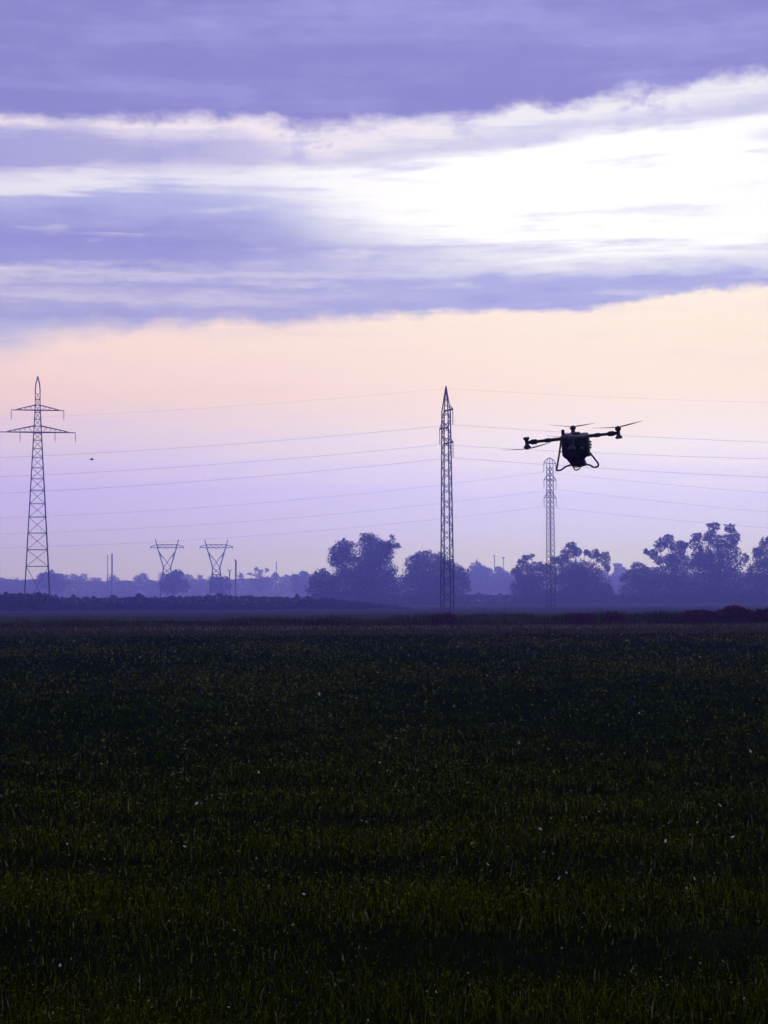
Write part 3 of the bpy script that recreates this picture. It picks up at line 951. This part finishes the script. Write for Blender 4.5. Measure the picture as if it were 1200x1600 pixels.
leafs = [leaf_mesh(k) for k in range(5)]
spots = [(x / 2, 1000 + y / 2) for x, y in ((338, 958), (188, 1018), (948, 797), (1130, 773), (1043, 828), (912, 1100), (1030, 1038), (715, 1148), (675, 1083), (646, 496), (685, 494), (615, 512), (796, 570), (709, 233), (577, 340), (953, 692), (295, 570), (808, 415), (166, 472), (395, 850), (1180, 990), (210, 638), (578, 647), (998, 170), (1033, 237), (1187, 385), (745, 660))]
spots += [(600 + x / 2, 1000 + y / 2) for x, y in ((1050, 1015), (845, 1068), (163, 1100), (145, 1168), (805, 876), (500, 663), (385, 646), (455, 610), (323, 702), (8, 757), (570, 728), (548, 745), (879, 630), (980, 570), (1090, 617), (672, 538), (522, 558), (421, 323), (680, 358), (110, 442), (583, 472), (1145, 348), (970, 745), (1125, 1122), (474, 438), (488, 592), (783, 555), (1050, 517), (797, 230))]
for i, (px, py) in enumerate(spots):
    d = ray(px, py)
    z = 0.08 if py > 1200 else 0.105
    p = Vector((0, 0, CAM_H)) + d * ((z - CAM_H) / d.z)
    o = bpy.data.objects.new('pale_leaf', leafs[i % 5]); COL.objects.link(o)
    o.location = p
    sz = random.choice((3.5, 4.5, 5.5, 6.5, 8.5)) * random.uniform(0.8, 1.2) * p.y / F
    o.scale = (sz, sz, sz)
    o.rotation_euler = (random.uniform(-0.5, 0.5), random.uniform(-0.9, 0.9), random.uniform(0, 6.28))
    tag(o, 'small pale curled leaf in the dark crop', 'leaf', 'pale leaves scattered through the crop')


# ------------------------------------------------------------------ the drone
M['shell'] = material('drone_shell', (0.004, 0.004, 0.007), 0.6, 0, 0.2, 6.0, 0.15)
M['tank'] = material('drone_tank', (0.006, 0.005, 0.011), 0.55, 0, 0.2, 5.0, 0.2)
M['carbon'] = material('carbon_fibre', (0.004, 0.004, 0.005), 0.5, 0, 0.2, 12.0, 0.2)
M['motor'] = material('motor_housing', (0.008, 0.007, 0.009), 0.5, 0.0, 0.2, 8.0)
M['blade'] = material('rotor_blade', (0.03, 0.026, 0.028), 0.5, 0, 0.15, 6.0)
M['lens'] = material('lens_glass', (0.02, 0.02, 0.035), 0.12, 0, 0, 1.0, 0.5)
YD = 44.0
ROLL = math.atan(84 / 715)
DSC = 5 * F / YD                 # enlarged pixels per metre in the study crop
cx, cy = 572.0, 270.0
droot = empty('spraying_drone', P(780 + cx / 5, 630 + cy / 5, 28.0))
droot.scale = (28.0 / YD,) * 3
tag(droot, 'dark four-armed agricultural drone with tank hovering above the field', 'drone')
droot.rotation_euler = (Matrix.Rotation(-ROLL, 3, 'Y') @ Matrix.Rotation(R(11), 3, 'X') @ Matrix.Rotation(R(-8), 3, 'Z')).to_euler()


def D(X, Yp, depth=0.0):
    x = (X - cx) / DSC; z = (cy - Yp) / DSC
    c, s = math.cos(ROLL), math.sin(ROLL)
    return Vector((x * c + z * s, depth, z * c - x * s))


def lathe(prof, seg=20):
    vs, fs = [], []
    for r_, z in prof:
        for k in range(seg):
            vs.append((r_ * math.cos(k * math.tau / seg), r_ * math.sin(k * math.tau / seg), z))
    for i in range(len(prof) - 1):
        for k in range(seg):
            fs.append((i * seg + k, i * seg + (k + 1) % seg, (i + 1) * seg + (k + 1) % seg, (i + 1) * seg + k))
    fs.append(tuple(range(seg))[::-1]); fs.append(tuple((len(prof) - 1) * seg + k for k in range(seg)))
    return vs, fs


def slab(outline, rings, mat, name, parent, bev=0.015):
    """solid lofted along the depth: outline points, rings of (depth, scale)"""
    c = sum((Vector(p) for p in outline), Vector()) / len(outline)
    n = len(outline)
    vs, fs = [], []
    for dep, sc in rings:
        for p in outline:
            q = c + (Vector(p) - c) * sc
            vs.append((q.x, q.y + dep, q.z))
    for i in range(len(rings) - 1):
        for k in range(n):
            fs.append((i * n + k, i * n + (k + 1) % n, (i + 1) * n + (k + 1) % n, (i + 1) * n + k))
    fs.append(tuple(range(n))[::-1]); fs.append(tuple((len(rings) - 1) * n + k for k in range(n)))
    o = link(name, mesh_from(vs, fs, name), mat, parent)
    if bev:
        b = o.modifiers.new('bevel', 'BEVEL'); b.width = bev; b.segments = 2; b.limit_method = 'ANGLE'
    return o


# body: frame and tank, hopper below, front plate
tank = slab([D(488, 246), D(520, 240), D(600, 238), D(694, 232), D(704, 262), D(712, 330), D(712, 392), D(690, 412), D(600, 440), D(520, 432), D(494, 410), D(486, 330)],
            [(-0.33, 0.80), (-0.27, 0.95), (0, 1.0), (0.27, 0.95), (0.33, 0.8)], M['tank'], 'tank', droot)
o = link('filler_cap', mesh_from(*lathe([(0.02, 0), (0.09, 0), (0.095, 0.02), (0.085, 0.035), (0.02, 0.04)]), smooth=False), M['shell'], tank); o.location = D(600, 238, 0.02) - Vector((0, 0, 0.005))
slab([D(505, 405), D(700, 398), D(668, 432), D(690, 482), D(640, 494), D(572, 492), D(552, 466)], [(-0.22, 0.82), (-0.16, 0.97), (0.16, 0.97), (0.22, 0.8)], M['shell'], 'spreader', droot)
fp = slab([D(590, 300), D(690, 296), D(694, 360), D(650, 396), D(600, 380)], [(-0.365, 0.75), (-0.35, 0.95), (-0.28, 1.0)], M['shell'], 'front_plate', droot, 0.01)
ln = link('lens', mesh_from(*lathe([(0.001, 0.03), (0.03, 0.025), (0.045, 0.01), (0.05, -0.02)], 16), smooth=True), M['lens'], fp); ln.location = D(648, 338, -0.36); ln.rotation_euler = (R(90), 0, 0)
slab([D(650, 418), D(722, 404), D(716, 392), D(650, 396)], [(-0.2, 0.9), (0.2, 0.9)], M['shell'], 'side_plate', droot, 0.008)
slab([D(482, 206), D(510, 206), D(513, 250), D(484, 250)], [(-0.05, 0.9), (0.05, 0.9)], M['shell'], 'mast', droot, 0.008)
for X, Yq in ((714, 300), (717, 322), (716, 344)):
    slab([D(X - 8, Yq - 7), D(X + 6, Yq - 7), D(X + 6, Yq + 7), D(X - 8, Yq + 7)], [(-0.03, 1), (0.03, 1)], M['shell'], 'side_lamp', droot, 0.004)


def pipe(name, pts, r, mat, parent, seg=8, sub=4):
    P_ = [Vector(p) for p in pts]
    if sub > 1:                                   # smooth the corners a little
        Q = [P_[0]]
        for a, b, c in zip(P_, P_[1:], P_[2:]):
            la, lc = min(0.035, (a - b).length * .45), min(0.035, (c - b).length * .45)
            p0, p1 = b + (a - b).normalized() * la, b + (c - b).normalized() * lc
            for t in np.linspace(0, 1, sub):
                Q.append((1 - t) ** 2 * p0 + 2 * t * (1 - t) * b + t * t * p1)
        Q.append(P_[-1]); P_ = Q
    vs, fs = tube(P_, [r] * len(P_), seg)
    return link(name, mesh_from(vs, fs, name, True), mat, parent)


lg = pipe('landing_gear', [D(488, 255), D(472, 390), D(450, 532), D(488, 527), D(522, 498), D(566, 484)], 0.021, M['carbon'], droot)
pipe('gear_brace', [D(474, 386), D(500, 376)], 0.011, M['carbon'], lg, sub=1)
rg = pipe('landing_gear', [D(708, 384), D(735, 418), D(778, 474), D(776, 496), D(742, 503), D(712, 484), D(674, 478)], 0.021, M['carbon'], droot)
pipe('bottom_guard', [D(580, 490), D(592, 527), D(624, 522), D(644, 490)], 0.015, M['carbon'], droot)
pipe('bottom_guard', [D(572, 498), D(600, 506), D(640, 496)], 0.009, M['carbon'], droot, sub=1)

# arms, motors, rotors
ARM = math.hypot(357, 42) / DSC


def blade_mesh(Lb=0.58):
    vs, fs = [], []
    n = 8
    for i in range(n + 1):
        t = i / n
        ch = 0.075 * (0.55 + 1.3 * t - 1.55 * t * t) if t > 0.08 else 0.028
        tw = R(22) * (1 - t) + R(6)
        zc = 0.075 * t * Lb + 0.02 * t * t
        xr = 0.03 + t * Lb
        th = 0.010 * (1 - 0.6 * t)
        for (u, w) in ((-0.5, 0), (0, th), (0.5, 0), (0, -th * 0.4)):
            vs.append((xr, u * ch * math.cos(tw), zc + u * ch * math.sin(tw) + w))
    for i in range(n):
        for k in range(4):
            fs.append((i * 4 + k, i * 4 + (k + 1) % 4, (i + 1) * 4 + (k + 1) % 4, (i + 1) * 4 + k))
    fs.append((3, 2, 1, 0)); fs.append(tuple(n * 4 + k for k in range(4)))
    m = mesh_from(vs, fs, 'blade', True); m.materials.append(M['blade'])
    return m


BL = blade_mesh()
arm_m = mesh_from(*tube([(0.12, 0, 0), (0.50, 0, 0), (0.52, 0, 0), (0.62, 0, 0), (0.64, 0, 0), (0.80, 0, 0), (0.83, 0, 0), (0.93, 0, 0), (0.97, 0, 0), (ARM, 0, 0)],
                        [0.04, 0.04, 0.05, 0.05, 0.036, 0.034, 0.058, 0.062, 0.042, 0.036], 14), smooth=False)
arm_m.materials.append(M['carbon'])
mot_m = mesh_from(*lathe([(0.02, 0.128), (0.066, 0.124), (0.074, 0.105), (0.068, 0.075), (0.042, 0.045), (0.038, -0.02), (0.05, -0.06), (0.082, -0.095), (0.085, -0.118), (0.07, -0.13), (0.02, -0.135)]), smooth=False)
mot_m.materials.append(M['motor'])
hub_m = mesh_from(*lathe([(0.01, -0.012), (0.04, -0.012), (0.042, 0.01), (0.03, 0.022), (0.008, 0.026)], 14)); hub_m.materials.append(M['motor'])
for ang, where, spin in ((180, -1, 33), (0, 1, 28), (90, 1, -20), (270, 1, 160)):
    a = bpy.data.objects.new('arm', arm_m); COL.objects.link(a); a.parent = droot; a.rotation_euler = (0, 0, R(ang))
    pos = Matrix.Rotation(R(ang), 3, 'Z') @ Vector((ARM, 0, 0))
    mo = bpy.data.objects.new('motor', mot_m); COL.objects.link(mo); mo.parent = droot; mo.location = pos
    ro = bpy.data.objects.new('rotor', hub_m); COL.objects.link(ro); ro.parent = droot
    ro.location = pos + Vector((0, 0, 0.135 if where > 0 else -0.145))
    for k in range(2):
        bl = bpy.data.objects.new('blade', BL); COL.objects.link(bl); bl.parent = ro
        bl.rotation_euler = (0, 0, R(spin - 8 + 180 * k))

# a bird
bp = P(143, 718, 140)
bird = empty('flying_bird', bp)
bv, bf = tube([(-0.16, 0, 0.02), (-0.08, 0, 0), (0.05, 0, 0), (0.12, 0, 0.03), (0.17, 0, 0.02)], [0.01, 0.035, 0.05, 0.035, 0.006], 8)
link('body', mesh_from(bv, bf, smooth=True), M['bark'], bird)
for s in (-1, 1):
    v_ = [(-0.05, 0, 0.02), (0.07, 0, 0.02), (0.05, s * 0.16, 0.09), (-0.04, s * 0.16, 0.085), (-0.05, s * 0.34, 0.06)]
    w = link('wing', mesh_from(v_, [(0, 1, 2, 3), (3, 2, 4)]), M['bark'], bird)
    w.modifiers.new('thick', 'SOLIDIFY').thickness = 0.008
bird.rotation_euler = (0, 0, R(25))
tag(bird, 'tiny dark bird in the sky right of the tall cross-armed pylon', 'bird')

# ------------------------------------------------------------------ haze
hx, hy0, hy1, hz = 2820.0, -70.0, 2920.0, 64.0
hv = [(x, y, z) for x in (-hx, hx) for y in (hy0, hy1) for z in (-3.7, hz)]
hf = [(0, 1, 3, 2), (4, 6, 7, 5), (0, 4, 5, 1), (2, 3, 7, 6), (0, 2, 6, 4), (1, 5, 7, 3)]
hmat = bpy.data.materials.new('evening_haze'); hmat.use_nodes = True
nt = hmat.node_tree; nt.nodes.clear()
vo = nt.nodes.new('ShaderNodeVolumePrincipled')
vo.inputs['Color'].default_value = (0.205, 0.225, 1.0, 1)
vo.inputs['Density'].default_value = 0.00074
vo.inputs['Density Attribute'].default_value = ''
vo.inputs['Anisotropy'].default_value = 0.75
vo.inputs['Absorption Color'].default_value = (1, 1, 1, 1)
mo_ = nt.nodes.new('ShaderNodeOutputMaterial')
nt.links.new(vo.outputs[0], mo_.inputs['Volume'])
try: hmat.cycles.homogeneous_volume = True
except Exception: pass
hz_o = link('haze', mesh_from(hv, hf, 'haze'), hmat)
tag(hz_o, 'thin violet evening haze filling the air over the fields', 'haze', kind='stuff')
